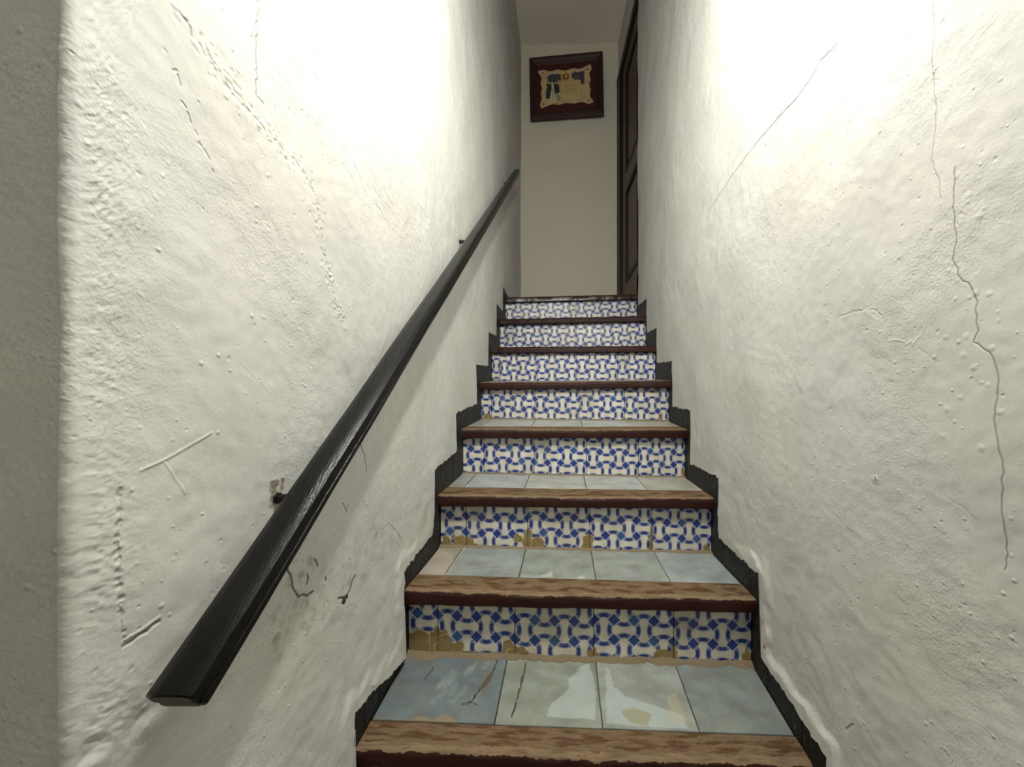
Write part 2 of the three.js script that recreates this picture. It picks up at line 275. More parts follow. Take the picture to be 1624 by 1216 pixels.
// ---------------------------------------------------------------- tiles: print of the risers
const TS = 0.2, PXM = 1600, TP = TS * PXM;              // a 20 cm tile is 320 pixels
function tilePrint(variant) {
  const S = TP, c4 = S / 4, [c, g] = canvas(S, S);
  g.fillStyle = css(222, 217, 201); g.fillRect(0, 0, S, S);
  const vertical = (i, j) => ((i + j) & 1) === 1;        // j counts rows from the bottom; row 1 starts with an upright bone
  const arc = (ax, ay, bx, by, cx, cy) => {
    const pt = (t) => [lerp(lerp(ax, cx, t), lerp(cx, bx, t), t), lerp(lerp(ay, cy, t), lerp(cy, by, t), t)];
    const run = (t0, t1, w, s) => { g.strokeStyle = s; g.lineWidth = w * c4; g.beginPath(); for (let i = 0; i <= 8; i++) g.lineTo(...pt(lerp(t0, t1, i / 8))); g.stroke(); };
    g.lineCap = 'butt'; run(0.1, 0.9, 0.30, css(140, 153, 192, 0.5)); run(0.14, 0.86, 0.21, css(84, 106, 170, 0.75)); run(0.28, 0.72, 0.17, css(28, 48, 124));
    run(0.14, 0.24, 0.12, css(40, 64, 140)); run(0.76, 0.86, 0.12, css(40, 64, 140));
    g.strokeStyle = css(214, 214, 210, 0.75); g.lineWidth = 0.02 * c4; for (const t of [0.27, 0.73]) { const p = pt(t); g.beginPath(); g.arc(p[0], p[1], 0.05 * c4, 0, 6.3); g.stroke(); }
  };
  const bulge = 0.46 * c4;
  for (let i = -1; i <= 4; i++) for (let j = -1; j <= 4; j++) {
    const x = i * c4, y = S - (j + 1) * c4;
    if (vertical(i, j)) { arc(x, y, x, y + c4, x + bulge, y + c4 / 2); arc(x + c4, y, x + c4, y + c4, x + c4 - bulge, y + c4 / 2); }
    else { arc(x, y, x + c4, y, x + c4 / 2, y + bulge); arc(x, y + c4, x + c4, y + c4, x + c4 / 2, y + c4 - bulge); }
  }
  for (let i = 0; i <= 4; i++) for (let j = 0; j <= 4; j++) {
    const x = i * c4, y = j * c4, q = 0.3 * c4;
    g.strokeStyle = css(222, 217, 201); g.lineWidth = 0.08 * c4; g.fillStyle = (i + j * 3 + variant) % 4 === 0 ? css(44, 84, 150) : css(34, 58, 138);
    g.beginPath(); g.moveTo(x - q, y); g.lineTo(x, y - q); g.lineTo(x + q, y); g.lineTo(x, y + q); g.closePath(); g.stroke(); g.fill();
  }
  // glaze: uneven tone, fine crazing
  for (let i = 0; i < 30; i++) { const x = rnd() * S, y = rnd() * S, r = rr(20, 80), gr = g.createRadialGradient(x, y, 0, x, y, r), l = rnd() < 0.5; gr.addColorStop(0, l ? 'rgba(255,252,240,0.08)' : css(120, 108, 80, 0.05 + 0.02 * variant)); gr.addColorStop(1, 'rgba(128,120,100,0)'); g.fillStyle = gr; g.fillRect(0, 0, S, S); }
  g.strokeStyle = 'rgba(70,60,48,0.28)'; g.lineWidth = 0.8; for (let i = 0; i < 7; i++) { let x = rnd() * S, y = rnd() * S, a = rnd() * 6.3; g.beginPath(); g.moveTo(x, y); for (let j = 0; j < 6; j++) { a += rr(-0.7, 0.7); x += 9 * Math.cos(a); y += 9 * Math.sin(a); g.lineTo(x, y); } g.stroke(); }
  return c;
}
const prints = [tilePrint(0), tilePrint(1), tilePrint(2), tilePrint(3)];
const joints = { 3: [0, .083, .301, .529, .765, 1], 4: [0, .09, .31, .537, .77, 1], 5: [0, .09, .309, .544, .781, 1], 6: [0, .054, .286, .522, .764, 1], 7: [0, .05, .277, .52, .77, 1], 8: [0, .043, .286, .524, .77, 1], 9: [0, .25, .484, .723, 1] };
const WID = SX1 - SX0, RW = Math.round(WID * PXM), RH = 300;
// chips where the glaze is gone: [u, height above the tread in m, half width in m, half height in m]
const chips = {
  3: [[.03, .012, .045, .048], [.085, .02, .025, .05], [.11, .012, .035, .035], [.15, .002, .05, .012], [.285, .012, .022, .03], [.315, .008, .03, .022], [.36, .0, .03, .012], [.525, .008, .014, .024], [.74, .01, .03, .022], [.765, .015, .008, .03], [.985, .01, .012, .03]],
  4: [[.02, .01, .016, .02], [.075, .012, .024, .026], [.10, .015, .014, .02], [.31, .02, .016, .038], [.345, .02, .02, .02], [.275, .032, .014, .012], [.53, .018, .018, .03], [.768, .03, .006, .05], [.98, .01, .012, .02]],
  5: [[.41, .0, .05, .006], [.995, .02, .01, .02]], 6: [[.035, .01, .02, .016], [.96, .02, .006, .02]], 7: [], 8: [], 9: [],
};
function riserMaps(k) {
  const [c, g] = canvas(RW, RH), [m, q] = canvas(RW, RH), J = joints[k];
  g.fillStyle = css(140, 120, 88); g.fillRect(0, 0, RW, RH); q.fillStyle = '#6a6a6a'; q.fillRect(0, 0, RW, RH);
  for (let i = 0; i + 1 < J.length; i++) {
    const x0 = J[i] * RW, x1 = J[i + 1] * RW, p = prints[(i * 3 + k) % 4], w = x1 - x0, first = i === 0 && J.length > 5;
    const s0 = first ? TP - Math.min(TP, w * 1.0) : 0, turned = k === 7 && first;
    g.save(); g.beginPath(); g.rect(x0, 0, w, RH); g.clip(); g.translate(x0, RH + (turned ? -14 : 6 * ((i * 7 + k) % 3 - 1)));
    if (turned) { g.translate(0, -TP); g.rotate(Math.PI / 2); g.translate(0, -TP); g.drawImage(p, 0, 0); g.restore(); }
    else { const sc = first ? 1 : w / TP; for (const yy of [0, -TP, TP]) g.drawImage(p, s0, 0, TP - s0, TP, 0, yy - TP, (TP - s0) * sc, TP); g.restore(); }
    const d = rr(0, 0.10); g.fillStyle = css(120, 104, 72, d * (k < 5 ? 1 : 0.8)); g.fillRect(x0, 0, w, RH);
  }
  // joints, dark grime at places
  for (const j of J.slice(1, -1)) { g.strokeStyle = css(70, 56, 44, 0.8); g.lineWidth = 2; g.beginPath(); for (let y = 0; y <= RH; y += 12) g.lineTo(j * RW + rr(-1, 1), y); g.stroke(); }
  for (const [u, hgt, hw, hh] of chips[k]) {
    const bl = (ctx, s, f) => { ctx.fillStyle = f; ctx.beginPath(); for (let i = 0; i < 26; i++) { const t = i / 26 * 6.283, w = 1 + 0.3 * n1(u * 91 + Math.cos(t) * 1.3, k * 7 + Math.sin(t) * 1.3) + 0.1 * n2(u * 40 + Math.cos(t) * 4, Math.sin(t) * 4); ctx.lineTo(u * RW + s * w * hw * PXM * Math.cos(t), RH - (hgt + s * w * hh * Math.sin(t)) * PXM); } ctx.fill(); };
    bl(g, 1.1, css(196, 178, 138, 0.85)); bl(g, 1, css(142, 122, 80)); bl(q, 1, '#e0e0e0');
    g.save(); g.globalAlpha = 0.35; for (let i = 0; i < 26; i++) { const x = u * RW + rr(-1, 1) * hw * PXM * 0.7, y = RH - (hgt + rr(-1, 1) * hh * 0.7) * PXM; g.fillStyle = rnd() < 0.6 ? css(112, 92, 50) : css(178, 160, 110); g.fillRect(x, y, rr(2, 9), rr(2, 6)); } g.restore();
  }
  const id = g.getImageData(0, 0, RW, RH), a = id.data;   // dust and soft tone over the whole strip
  for (let y = 0; y < RH; y++) for (let x = 0; x < RW; x++) { const i = (y * RW + x) * 4, v = 1 + 0.05 * n2(x / 90, y / 90 + k * 9) + 0.03 * n3(x / 9, y / 9); a[i] *= v; a[i + 1] *= v; a[i + 2] *= v; }
  g.putImageData(id, 0, 0);
  return mat({ map: tex(c), roughnessMap: tex(m, false), bumpMap: tex(m, false), bumpScale: -0.0012, roughness: 1 });
}

// ---------------------------------------------------------------- treads: glazed grey-blue tiles with worn and cracked glaze
const tj = { 2: [0, .28, .534, .767, 1], 3: [0, .08, .304, .541, .776, 1], 4: [0, .06, .29, .53, .77, 1], 5: [0, .06, .29, .53, .77, 1], 6: [0, .05, .285, .522, .765, 1] };
const TW = 1024, TH = 320, tileTone = { 2: [[110, 119, 121], [138, 144, 134], [146, 152, 145], [128, 135, 131]], 3: [[150, 144, 132], [142, 149, 146], [141, 148, 141], [146, 153, 147], [149, 157, 158]], 4: [[152, 154, 148], [160, 166, 166], [164, 166, 160], [168, 172, 168], [166, 166, 154]], 5: [[160, 158, 148], [168, 170, 166], [168, 170, 166], [170, 172, 168], [164, 162, 152]], 6: [[160, 156, 146], [166, 166, 162], [166, 166, 162], [166, 166, 162], [160, 158, 150]] };
function treadMap(k) {
  const [c, g] = canvas(TW, TH), J = tj[k];
  const id = g.createImageData(TW, TH), a = id.data;
  for (let y = 0; y < TH; y++) for (let x = 0; x < TW; x++) {
    const u = x / TW, i = (y * TW + x) * 4; let t = 0; while (t + 2 < J.length && u >= J[t + 1]) t++;
    const base = tileTone[k][t], s = t * 13 + k * 31, f1 = fbm(n1, x / 150 + s, y / 150, 4), f2 = fbm(n2, x / 70 + s, y / 90 + s, 3), f3 = n3(x / 6, y / 6);
    const v = 1 + 0.07 * f1 + 0.035 * f2 + 0.02 * f3, tint = 3.5 * f2;
    a[i] = base[0] * v - tint; a[i + 1] = base[1] * v; a[i + 2] = base[2] * v + tint * 1.2; a[i + 3] = 255;
  }
  g.putImageData(id, 0, 0);
  const shape = (pts, f) => {                            // a glaze patch with a feathered, crooked outline
    for (let q = 0; q < 5; q++) { g.save(); g.globalAlpha = 0.24; g.fillStyle = f; g.beginPath(); pts.forEach(([x, y], i) => { const [X, Y] = pts[(i + 1) % pts.length]; for (let t = 0; t < 4; t++) g.lineTo(lerp(x, X, t / 4) * TW + rr(-5, 5), (1 - lerp(y, Y, t / 4)) * TH + rr(-5, 5)); }); g.closePath(); g.fill(); g.restore(); }
  };
  const crack = (pts, w, f) => { g.strokeStyle = f; g.lineJoin = 'round'; for (let i = 0; i + 1 < pts.length; i++) for (let s = 0; s < 5; s++) { const p = (t) => [lerp(pts[i][0], pts[i + 1][0], t) * TW + rr(-2, 2), (1 - lerp(pts[i][1], pts[i + 1][1], t)) * TH + rr(-2, 2)]; g.lineWidth = w * rr(0.5, 1.5); g.beginPath(); g.moveTo(...p(s / 5)); g.lineTo(...p((s + 1.2) / 5)); g.stroke(); } };
  if (k === 2) {                                        // y is 0 at the nosing, 1 at the riser
    shape([[.40, .12], [.52, .10], [.525, .55], [.515, .93], [.49, .86], [.47, .72], [.455, .66], [.455, .5], [.44, .42], [.41, .28]], css(180, 190, 193, 0.8));
    shape([[.545, .05], [.74, .03], [.735, .2], [.66, .32], [.60, .42], [.575, .55], [.572, .78], [.565, .86], [.556, .7], [.555, .5]], css(184, 192, 190, 0.8));
    shape([[.60, .08], [.645, .04], [.66, .2], [.615, .26], [.585, .22]], css(150, 142, 112, 0.75));
    shape([[.70, .12], [.745, .08], [.74, .5], [.715, .46]], css(196, 184, 148, 0.35));
    for (let i = 0; i < 16; i++) { const x = rr(.1, .22), y = rr(.25, .8); shape([[x, y], [x + .012, y + rr(.05, .2)], [x + .02, y + .1], [x + .012, y - rr(.02, .1)]], css(176, 192, 198, 0.2)); }
    crack([[.252, .92], [.25, .75], [.238, .6], [.226, .44], [.216, .3], [.205, .22]], 4, css(70, 62, 52)); crack([[.247, .7], [.236, .52], [.226, .45]], 12, css(96, 84, 68, 0.8)); crack([[.19, .22], [.212, .27], [.232, .22]], 4, css(80, 72, 60));
    crack([[.335, .9], [.332, .6], [.325, .4], [.318, .1]], 3.5, css(74, 64, 50)); crack([[.33, .7], [.328, .55]], 7, css(90, 78, 60, 0.8)); crack([[.088, .78], [.078, .55]], 4, css(84, 84, 78));
    shape([[0, 0], [.08, .0], [.11, .06], [.14, .02], [.16, .1], [.19, .0], [.2, -.1], [0, -.1]], css(150, 128, 96));
  }
  if (k === 3) {
    crack([[.12, .92], [.2, .9], [.26, .97]], 3, css(104, 100, 88)); crack([[.2, .12], [.24, .15], [.28, .22]], 3, css(110, 108, 96)); crack([[.3, .12], [.34, .14]], 2, css(112, 108, 96));
    shape([[0, 0], [.09, 0], [.085, .4], [.06, .7], [0, .9]], css(190, 180, 158, 0.5)); shape([[.36, .02], [.41, .02], [.4, .2], [.39, .12]], css(210, 216, 214, 0.7)); shape([[.48, .0], [.50, .1], [.51, .02]], css(206, 214, 212, 0.7));
    crack([[.09, .98], [.085, .5], [.06, .1]], 2, css(196, 188, 168));
  }
  for (let i = 0; i < 300; i++) { g.fillStyle = css(...(rnd() < 0.5 ? [90, 84, 72] : [206, 206, 196]), 0.35); g.fillRect(rnd() * TW, rnd() * TH, rr(1, 3), rr(1, 3)); }
  for (const j of J.slice(1, -1)) { g.strokeStyle = css(74, 70, 60, 0.9); g.lineWidth = 2; g.beginPath(); for (let y = 0; y <= TH; y += 14) g.lineTo(j * TW + rr(-1, 1), y); g.stroke(); }
  return mat({ map: tex(c), roughness: 0.38, bumpMap: tex(c, false), bumpScale: 0.0006 });
}

// ---------------------------------------------------------------- nosings: wood, paint worn off the top
const NW = 1024, NH = 256;                              // v: 0 lower back of the front face, 0.38 upper edge, 1 back of the top face
function noseMap(k) {
  const wear = { 2: 0.85, 3: 0.8, 4: 0.75, 5: 0.75, 6: 0.6, 7: 0.2, 8: 0.1, 9: 0.05 }[k] ?? 0.6, [c, g] = canvas(NW, NH), [m, q] = canvas(NW, NH);
  const id = g.createImageData(NW, NH), a = id.data, jd = q.createImageData(NW, NH), b = jd.data;
  for (let y = 0; y < NH; y++) for (let x = 0; x < NW; x++) {
    const v = 1 - y / NH, i = (y * NW + x) * 4, s = k * 17;
    const grain = 0.5 + 0.5 * n1(x / 160 + s, y / 3.2) * 0.6 + 0.2 * n2(x / 40, y / 2), blotch = fbm(n2, x / 110 + s, y / 46 + s, 4), speck = n3(x / 5, y / 4 + s);
    const edge = 0.40 + 0.02 * n1(x / 60 + s, s) + 0.012 * n2(x / 14, s);       // ragged limit between the painted front and the trodden top
    let worn = v > edge ? clamp(wear * 0.78 + 0.42 * blotch + 0.3 * speck * wear - (k === 2 ? 0.12 : 0.05)) : 0;
    if (v > edge && v < edge + 0.16) worn = clamp(worn + wear * 0.5);
    worn = smooth(0.3, 0.7, worn);
    const paint = [40 + 10 * grain, 15 + 5 * grain, 9 + 4 * grain], wood = [126 + 34 * (grain - .5) - 18 * blotch, 107 + 30 * (grain - .5) - 17 * blotch, 83 + 24 * (grain - .5) - 14 * blotch], mid = [84, 60, 38];
    for (let z = 0; z < 3; z++) { const w = v > edge ? lerp(mid[z] * (0.85 + 0.3 * grain), wood[z], worn) : paint[z]; a[i + z] = clamp(lerp(paint[z], w, v > edge ? clamp(wear * 1.6) : 0), 0, 255); }
    a[i + 3] = 255; const r = v > edge ? 150 + 80 * worn : k === 9 ? 80 : 140; b[i] = b[i + 1] = b[i + 2] = clamp(r + 20 * speck, 0, 255); b[i + 3] = 255;
  }
  g.putImageData(id, 0, 0); q.putImageData(jd, 0, 0);
  return new THREE.MeshPhysicalMaterial({ side: THREE.DoubleSide, map: tex(c), roughnessMap: tex(m, false), roughness: 1, specularIntensity: k === 9 ? 1 : 0.5, bumpMap: tex(c, false), bumpScale: 0.0008 });
}
function noseGeometry(k) {
  // profile (t behind the edge, dy): front face with a small cove below, rounded upper edge, flat top; wear makes the edge wander
  const D = noseDepth[k], prof = [[D, -THICK, 0], [OVER + 0.004, -THICK, 0.02], [0.004, -THICK, 0.06], [0.001, -THICK + 0.003, 0.1], [0, -0.012, 0.3], [0.0012, -0.006, 0.36], [0.004, -0.002, 0.40], [0.009, 0, 0.46], [0.02, 0.0004, 0.56], [D - 0.003, 0, 0.97], [D, -0.003, 1], [D, -THICK, 1]];
  const P = [], U = [], I = [], n = 90, m = prof.length;
  for (let i = 0; i <= n; i++) { const u = i / n, w = 0.0022 * n1(u * 9, k * 5) + 0.0012 * n2(u * 30, k * 3), sag = (k < 8 ? 0.0012 : 0.0005) * n2(u * 5 + k, 8) - (k < 7 ? 0.0025 * Math.exp(-Math.pow((u - 0.5) / 0.2, 2)) : 0);
    for (const [t, dy, v] of prof) { const f = t < 0.012 ? 1 : t < 0.03 ? 0.4 : 0, p = onStep(k, u, t + (f ? w * f : 0), dy + (dy > -0.02 && t < 0.05 ? sag : 0)); P.push(p.x, p.y, p.z); U.push(u, v); } }
  for (let i = 0; i < n; i++) for (let j = 0; j < m; j++) { const a = i * m + j, b = i * m + (j + 1) % m, c = a + m, d = b + m; I.push(a, c, d, a, d, b); }
  for (const i of [0, n]) for (let j = 1; j + 1 < m; j++) I.push(i * m, i * m + j, i * m + j + 1);
  const g = new THREE.BufferGeometry(); g.setAttribute('position', new THREE.Float32BufferAttribute(P, 3)); g.setAttribute('uv', new THREE.Float32BufferAttribute(U, 2)); g.setIndex(I);
  return toCreasedNormals(g, 0.7);
}

// ---------------------------------------------------------------- the staircase: step > riser tiles, tread tiles, nosing, mortar
const stairs = thing('staircase', 'narrow staircase with blue and white tiled risers and brown wooden nosings', 'staircase');
M.dustyTread = mat({ color: col(150, 148, 140), roughness: 0.5 });
M.mortar = mat({ color: col(130, 116, 94), roughness: 0.97 });
for (let k = 0; k < NS; k++) {
  const last = k + 1 === NS, base = FLOOR;
  const floorAt = (u, b, t) => { const p = onStep(k, u, t, 0); p.y = lerp(base + EYE, p.y - 0.014, b); return p; };
  const tEnd = (u) => backZ(k, u) - lerp(zL[k], zR[k], u);
  const body = block((u, b, s) => floorAt(u, b, lerp(OVER + 0.010, tEnd(u) + 0.012, s)), 0.0, 1, 0, 1, 0, 1, 0.0005, (a, b) => [a, b]);
  const step = mesh('step', body, M.concrete, stairs);
  // riser below this step's nosing
  if (k >= 1) {
    const low = (u) => { const p = onStep(k - 1, u, backZ(k - 1, u) - lerp(zL[k - 1], zR[k - 1], u), 0); return p.y; };
    const J = joints[k] ?? [0, .08, .3, .53, .77, 1], rm = k >= 3 ? riserMaps(k) : riserMaps.spare ?? (riserMaps.spare = mat({ color: col(200, 196, 182), roughness: 0.3 }));
    for (let i = 0; i + 1 < J.length; i++) {
      const gap = 0.0008 / WID, lean = rr(-0.0008, 0.0008), topD = -THICK + 0.002;
      const at = (u, s, b) => { const p = onStep(k, u, 0, topD), y0 = low(u) - 0.004; return new THREE.Vector3(p.x, lerp(y0, p.y, b), p.z - OVER - s + lean); };
      const g = block(at, J[i] + gap, J[i + 1] - gap, 0, 0.011, 0, 1, [0.0012, 0.0012, 0.004], (u, s, b) => { const p = at(u, s, b), y0 = low(u); return [u, clamp((p.y - y0) * PXM / RH, 0.002, 0.998)]; });
      mesh('riser_tile', g, rm, step);
    }
    if (k >= 2 && k <= 6) {                             // crumbling mortar fillet along the foot of the riser, on the tread below
      const n = 120, P = [], I = []; for (let i = 0; i <= n; i++) { const u = i / n, z = backZ(k - 1, u) - lerp(zL[k - 1], zR[k - 1], u), w = (k < 4 ? 0.013 : k < 5 ? 0.010 : 0.006) * (1 + 0.5 * n1(u * 13, k) + 0.3 * n2(u * 50, k)) + (u < 0.08 || u > 0.95 ? 0.006 : 0), hgt = (k < 4 ? 0.008 : 0.005) * (1 + 0.4 * n2(u * 21, k * 3));
        for (const [t, y] of [[z + 0.004, -0.004], [z - w, -0.004], [z - w * 0.9, 0.0012], [z - w * 0.45, hgt * 0.45], [z - 0.0005, hgt], [z + 0.004, hgt]]) { const p = onStep(k - 1, u, t, y); P.push(p.x, p.y, p.z); } }
      for (let i = 0; i < n; i++) for (let j = 0; j < 6; j++) { const a = i * 6 + j, b = i * 6 + (j + 1) % 6; I.push(a, b, b + 6, a, b + 6, a + 6); }
      const g = new THREE.BufferGeometry(); g.setAttribute('position', new THREE.Float32BufferAttribute(P, 3)); g.setIndex(I); g.computeVertexNormals();
      mesh('mortar_fillet', g, M.mortar, step);
    }
  }
  // tread tiles
  const T = tj[k] ?? (last ? [0, .25, .5, .75, 1] : [0, .06, .29, .53, .77, 1]), tm = k >= 2 && k <= 6 ? treadMap(k) : M.dustyTread;
  for (let i = 0; i + 1 < T.length; i++) {
    const gap = 0.0008 / WID, lift = rr(-0.0008, 0.0006);
    const at = (u, dy, s) => onStep(k, u, lerp(noseDepth[k] + 0.001, tEnd(u), s), dy + lift);
    mesh('tread_tile', block(at, T[i] + gap, T[i + 1] - gap, -0.013, 0, 0, 1, [0.0014, 0.0012, 0.005], (u, dy, s) => [u, clamp(s, 0.003, 0.997)]), tm, step);
  }
  mesh('nosing', noseGeometry(k), noseMap(k), step).userData.label = 'brown wooden nosing, paint worn off its top';
}

// ---------------------------------------------------------------- skirting along both walls
M.skirt = (() => {
  const S = 512, [c, g] = canvas(S, S), id = g.createImageData(S, S), a = id.data;
  for (let y = 0; y < S; y++) for (let x = 0; x < S; x++) { const i = (y * S + x) * 4, v = 17 + 7 * fbm(n1, x / 60, y / 60, 4) + 5 * n2(x / 6, y / 6); a[i] = v * 1.02; a[i + 1] = v * 1.0; a[i + 2] = v * 0.95; a[i + 3] = 255; }
  g.putImageData(id, 0, 0);
  for (let i = 0; i < 420; i++) { const x = rnd() * S, y = rnd() * S, b = rr(90, 190); g.strokeStyle = css(b, b * 0.98, b * 0.92, rr(0.35, 0.85)); g.lineWidth = rr(0.6, 1.6); g.beginPath(); g.moveTo(x, y); g.quadraticCurveTo(x + rr(-6, 6), y + rr(4, 16), x + rr(-8, 8), y + rr(8, 30)); g.stroke(); }
  for (let i = 0; i < 120; i++) { g.fillStyle = css(110, 100, 84, 0.4); g.fillRect(rnd() * S, rnd() * S, rr(1, 5), rr(1, 4)); }
  return mat({ map: tex(c, true, THREE.RepeatWrapping), roughness: 0.6, bumpMap: tex(c, false, THREE.RepeatWrapping), bumpScale: 0.0006 });
})();
for (const left of [true, false]) {
  const e = left ? eL : eR, hh = left ? hL : hR, zz = left ? zL : zR;
  const g = new THREE.Group(); g.name = left ? 'baseboard_left' : 'baseboard_right'; scene.add(g);
  g.userData = { kind: 'structure', category: 'skirting', label: left ? 'stepped black tile skirting along the left wall under the handrail' : 'stepped black tile skirting along the right wall' };
  const x0 = left ? -0.3983 : 0.4983, x1 = left ? -0.3915 : 0.4915;
  for (let k = 1; k < NS; k++) {
    const to = k + 1 < NS ? e[k + 1] + 0.0 : (left ? END : 2.56), tilt = rr(-0.001, 0.001);
    const at = (x, h, d) => world(x + (left ? 1 : -1) * tilt, h, d), uv = (a, b, c) => [c * 2.2 + k * 0.37, b * 2.2];
    const split = zz[k] + OVER + 0.012;
    if (left && k === 1) continue;
    mesh('skirting_tile', block(at, x0, x1, hh[k] - 0.26, hh[k] + 0.12, e[k] - 0.012, split - 0.001, 0.0012, uv), M.skirt, g);
    mesh('skirting_tile', block(at, x0, x1, hh[k] - 0.03, hh[k] + 0.155, split, to - 0.013, 0.0012, uv), M.skirt, g);
  }
}

// ---------------------------------------------------------------- handrail
{
  const rail = thing('handrail', 'glossy black wooden handrail fixed to the left wall', 'handrail');
  const A = world(-0.337, -0.244, 0.335), B = world(-0.337, 1.743, 2.74), dir = B.clone().sub(A), len = dir.length(); dir.normalize();
  rail.position.copy(A);
  const side = new THREE.Vector3(1, 0, 0), up = new THREE.Vector3().crossVectors(side, dir).negate(); if (up.y < 0) up.negate();
  const frame = new THREE.Matrix4().makeBasis(new THREE.Vector3().crossVectors(up, dir), up, dir);
  const sx = new THREE.Vector3().crossVectors(up, dir).x > 0 ? 1 : -1;           // which way local x points
  const prof = (s) => { const p = new THREE.Shape(), w = 0.0197 * s, pts = [[-0.86, -0.72], [0.86, -0.72], [0.95, -0.62], [0.95, -0.34], [0.82, -0.26], [0.82, -0.14], [1.0, -0.04], [1.0, 0.22], [0.95, 0.42], [0.7, 0.56], [0.25, 0.62], [-0.25, 0.62], [-0.7, 0.56], [-0.95, 0.42], [-1.0, 0.22], [-1.0, -0.04], [-0.82, -0.14], [-0.82, -0.26], [-0.95, -0.34], [-0.95, -0.62]];
    pts.forEach(([x, y], i) => i ? p.lineTo(x * w * sx, y * w) : p.moveTo(x * w * sx, y * w)); p.closePath(); return p; };
  const [c, g] = canvas(512, 512), id = g.createImageData(512, 512), a = id.data;
  for (let y = 0; y < 512; y++) for (let x = 0; x < 512; x++) { const i = (y * 512 + x) * 4, v = clamp(120 + 40 * fbm(n1, x / 40, y / 12, 4) + 24 * n2(x / 9, y / 4), 0, 255); a[i] = a[i + 1] = a[i + 2] = v; a[i + 3] = 255; }
  g.putImageData(id, 0, 0);
  const gloss = new THREE.MeshPhysicalMaterial({ color: col(9, 8, 7), roughness: 0.3, specularIntensity: 0.55, clearcoat: 0, bumpMap: tex(c, false, THREE.RepeatWrapping), bumpScale: 0.0006 });
  const body = new THREE.ExtrudeGeometry(prof(1), { depth: len, steps: 40, bevelEnabled: true, bevelSize: 0.0015, bevelThickness: 0.003, bevelSegments: 2, curveSegments: 4 });
  const q = body.attributes.position, uvs = body.attributes.uv; for (let i = 0; i < q.count; i++) { uvs.setXY(i, q.getZ(i) * 3, (q.getX(i) + q.getY(i)) * 6); q.setX(i, q.getX(i) + 0.0012 * n1(q.getZ(i) * 2.2, 4)); }
  body.applyMatrix4(frame);
  mesh('rail', toCreasedNormals(body, 0.6), gloss, rail);
  const cap = new THREE.ExtrudeGeometry(prof(0.86), { depth: 0.001, bevelEnabled: false }); cap.translate(0, 0, -0.0042); cap.applyMatrix4(frame);
  mesh('end_grain', cap, mat({ color: col(92, 84, 74), roughness: 0.8 }), rail).userData.label = 'bare grey end grain at the foot of the rail';
  const iron = mat({ color: col(26, 24, 22), roughness: 0.45, metalness: 0.3 });
  for (const [d, h] of [[0.513, -0.109], [1.423, 0.646], [2.446, 1.48]]) {
    const pin = new THREE.CylinderGeometry(0.0055, 0.0055, 0.052, 14); pin.rotateZ(Math.PI / 2); pin.translate(-0.366, h + EYE, -d);
    const plate = new THREE.CylinderGeometry(0.007, 0.008, 0.005, 18); plate.rotateZ(-Math.PI / 2); plate.translate(-0.3825, h + EYE, -d);
    const b = mesh('bracket', pin.translate(-A.x, -A.y, -A.z), iron, rail); mesh('wall_plate', plate.translate(-A.x, -A.y, -A.z), iron, b);
  }
}

